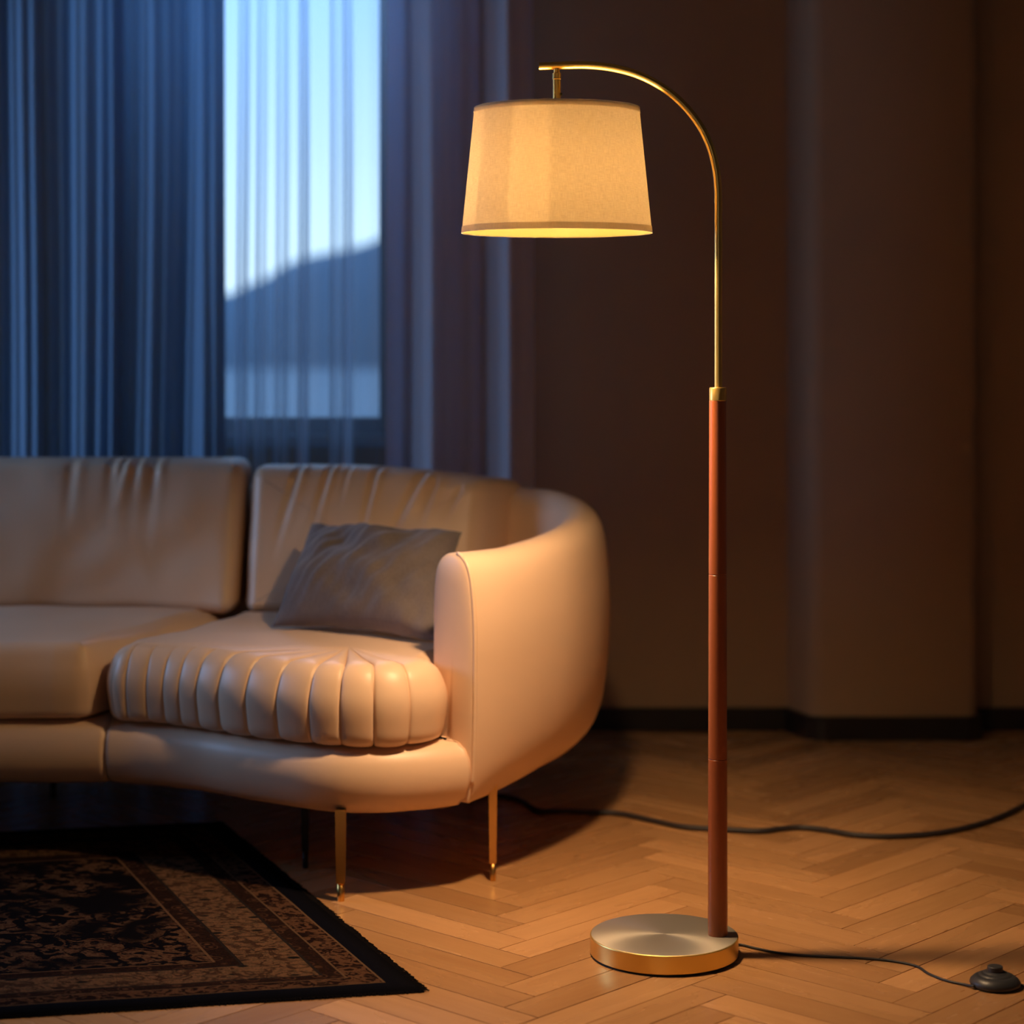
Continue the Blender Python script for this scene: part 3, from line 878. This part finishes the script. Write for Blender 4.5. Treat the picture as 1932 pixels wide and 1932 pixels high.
# fitter: ring, spokes, socket, bulb
bm = bmesh.new()
hz_ = ZT - .004
ring = [(sxc + (RT - .003) * math.cos(2 * math.pi * k / 60), LY + (RT - .003) * math.sin(2 * math.pi * k / 60), hz_) for k in range(61)]
tube(bm, ring, .0015, 8)
for k in range(3):
    a = 2 * math.pi * k / 3 + .4
    tube(bm, [(sxc + .012 * math.cos(a), LY + .012 * math.sin(a), hz_ - .006), (sxc + (RT - .003) * math.cos(a), LY + (RT - .003) * math.sin(a), hz_)], .0015, 8)
obj('shade_fitter', bm, M_brass, lamp)
bm = bmesh.new(); lathe(bm, [(0, lz(189) + .003), (.013, lz(189) + .002), (.018, ZT - .02), (.018, ZT - .075), (0, ZT - .075)], sxc, LY, 32); sharp(obj('socket', bm, M_brass, lamp))
M_bulb = bpy.data.materials.new('glowing_bulb'); M_bulb.use_nodes = True; t = NT(M_bulb); b = bs(M_bulb)
b.inputs['Base Color'].default_value = (1, .9, .75, 1); b.inputs['Emission Color'].default_value = (1, .66, .33, 1); b.inputs['Emission Strength'].default_value = 450
bz = 1.380
bm = bmesh.new(); lathe(bm, [(0, bz - .03)] + [(.03 * math.sin(a), bz - .03 * math.cos(a)) for a in [math.pi * k / 16 for k in range(1, 12)]] + [(.0185, bz + .034), (.0135, bz + .052), (.0135, ZT - .074), (0, ZT - .074)], sxc, LY, 32)
obj('bulb', bm, M_bulb, lamp)
# cord and foot switch
def gp(px, py, z): 
    x, y, _ = ground(px, py, z); return (x, y, z)
cp = [(bxc + R - .006, LY + .012, .006), gp(1394, 1782, .003), gp(1425, 1789, .0024), gp(1470, 1798, .0024), gp(1530, 1803.5, .0024), gp(1600, 1806.5, .0024), gp(1655, 1810, .0024), gp(1700, 1816, .0024), gp(1732, 1824, .0024), gp(1752, 1837, .0024), gp(1785, 1850, .0024), gp(1820, 1857.5, .003), gp(1838, 1861, .006)]
bm = bmesh.new(); tube(bm, resample(catmull(cp, 8), 110)[0], .0022, 10); obj('power_cord', bm, M_cord, lamp)
swx, swy, _ = ground(1877.5, 1861)
cp = [(swx + .038, swy - .004, .006), (swx + .048, swy - .008, .003), (swx + .075, swy - .02, .0024), (swx + .16, swy - .03, .0024), (swx + .3, swy + .02, .0024)]
bm = bmesh.new(); tube(bm, resample(catmull(cp, 8), 40)[0], .0022, 10); obj('power_cord', bm, M_cord, lamp)
bm = bmesh.new(); lathe(bm, [(0, 0), (.036, 0), (.0415, .003), (.0430, .007), (.0418, .011), (.0360, .0165), (.029, .0202), (.0285, .0198), (.0278, .0208), (.0215, .0240), (.021, .0236), (.0203, .0244), (.0150, .0262), (0, .0262)], swx, swy, 72)
sw = obj('foot_switch', bm, M_switch, lamp)
bm = bmesh.new(); lathe(bm, [(.0130, .0255), (.0130, .0338), (.0120, .0350), (0, .0352)], swx, swy, 40); sharp(obj('button', bm, M_switch, sw))

# ------------------------------------------------------------------ cable behind the lamp
cb = [(900, 1500), (955, 1503), (985, 1512), (1015, 1529), (1060, 1530), (1110, 1532), (1170, 1535), (1230, 1548), (1290, 1560), (1350, 1564), (1430, 1568), (1470, 1564), (1505, 1561), (1550, 1565), (1610, 1575), (1680, 1578), (1760, 1573), (1830, 1560), (1890, 1540), (1940, 1515), (1990, 1490)]
bm = bmesh.new(); tube(bm, resample(catmull([gp(x, y, .0065) for x, y in cb], 8), 160)[0], .0062, 12)
o = obj('power_cable', bm, M_cable, origin=gp(1350, 1564, 0)); tag(o, 'thick black cable trailing across the floor behind the lamp from under the sofa', 'cable')

# ------------------------------------------------------------------ world, light, camera
w = bpy.data.worlds.new('dusk_sky'); bpy.context.scene.world = w; w.use_nodes = True
t = NT(w); bg = t.n['Background']
gen = t.new('ShaderNodeTexCoord').outputs['Generated']; s3 = t.new('ShaderNodeSeparateXYZ'); t.l(gen, s3.inputs[0])
fwd = t.ramp(t.math('MULTIPLY', t.math('ADD', s3.outputs[1], 1.0), .5), [(.55, 0.0), (.85, 1.0)])
back = t.ramp(t.math('MULTIPLY', t.math('ADD', s3.outputs[1], 1.0), .5), [(.06, (.36, .34, .33)), (.16, (.03, .06, .13))])  # neutral glow added behind the camera, seen through the added rear opening
elev = t.ramp(s3.outputs[2], [(.0, (.66, .84, 1.0)), (.05, (.56, .78, 1.0)), (.16, (.28, .50, .86)), (.7, (.18, .38, .75))])
t.l(t.mix(fwd, back, t.mix(1.0, elev, (1.9, 1.9, 1.9), 'MULTIPLY')), bg.inputs[0]); bg.inputs[1].default_value = 1.0

def area(name, loc, rot, sx_, sy_, power, col):
    l = bpy.data.lights.new(name, 'AREA'); l.shape = 'RECTANGLE'; l.size = sx_; l.size_y = sy_; l.energy = power; l.color = col
    o = bpy.data.objects.new(name, l); C.objects.link(o); o.location = loc; o.rotation_euler = rot; return o
# dusk daylight falling in from the high sky outside the back window; the side one is added blue fill
area('window_daylight', (-.75, 6.6, 2.6), (math.radians(-55), 0, 0), 1.4, .8, 80, (.35, .6, 1.0))
area('added_side_fill', (-3.1, 4.6, 1.35), (0, math.radians(-78), 0), .7, 1.3, 26, (.32, .55, 1.0))
def portal(name, loc, rot, a, b_):
    o = area(name, loc, rot, a, b_, 1, (1, 1, 1)); o.data.cycles.is_portal = True
portal('window_portal', ((WX0 + WX1) / 2, 5.97, (WZ0 + WZ1) / 2), (math.radians(-90), 0, 0), WX1 - WX0, WZ1 - WZ0)
portal('added_side_portal', (RX0 - .1, (LW0 + LW1) / 2, (LZ0 + LZ1) / 2), (0, math.radians(-90), 0), LZ1 - LZ0, LW1 - LW0)  # sampling portal for the added side opening
portal('added_front_portal', ((FX0 + FX1) / 2, RY0 - .1, (FZ0 + FZ1) / 2), (math.radians(90), 0, 0), FX1 - FX0, FZ1 - FZ0)  # sampling portal for the added opening behind the camera
# the lamp's own light: a soft downward beam out of the shade
l = bpy.data.lights.new('lamp_beam', 'SPOT'); l.energy = 68; l.color = (1, .63, .34); l.spot_size = math.radians(104); l.spot_blend = 1.0; l.shadow_soft_size = .05
lo3 = bpy.data.objects.new('lamp_beam', l); C.objects.link(lo3); lo3.location = (sxc, LY, bz - .045); lo3.rotation_euler = (math.radians(9), math.radians(-6), 0)

cam = bpy.data.cameras.new('camera'); co = bpy.data.objects.new('camera', cam); C.objects.link(co)
co.location = (0, 0, CH); co.rotation_euler = (math.pi / 2, 0, 0)
cam.sensor_width = 36; cam.lens = 36 * F / 1932; cam.shift_y = -(966 - HOR) / 1932
cam.dof.use_dof = True; cam.dof.focus_distance = 3.72; cam.dof.aperture_fstop = 2.0
sc = bpy.context.scene; sc.camera = co
sc.view_settings.view_transform = 'Standard'; sc.view_settings.look = 'None'; sc.view_settings.gamma = 1; sc.view_settings.use_curve_mapping = False
sc.view_settings.exposure = 0.0
sc.cycles.use_denoising = True
sc.cycles.max_bounces = 10; sc.cycles.transparent_max_bounces = 16; sc.cycles.caustics_reflective = False
sc.cycles.sample_clamp_indirect = 8
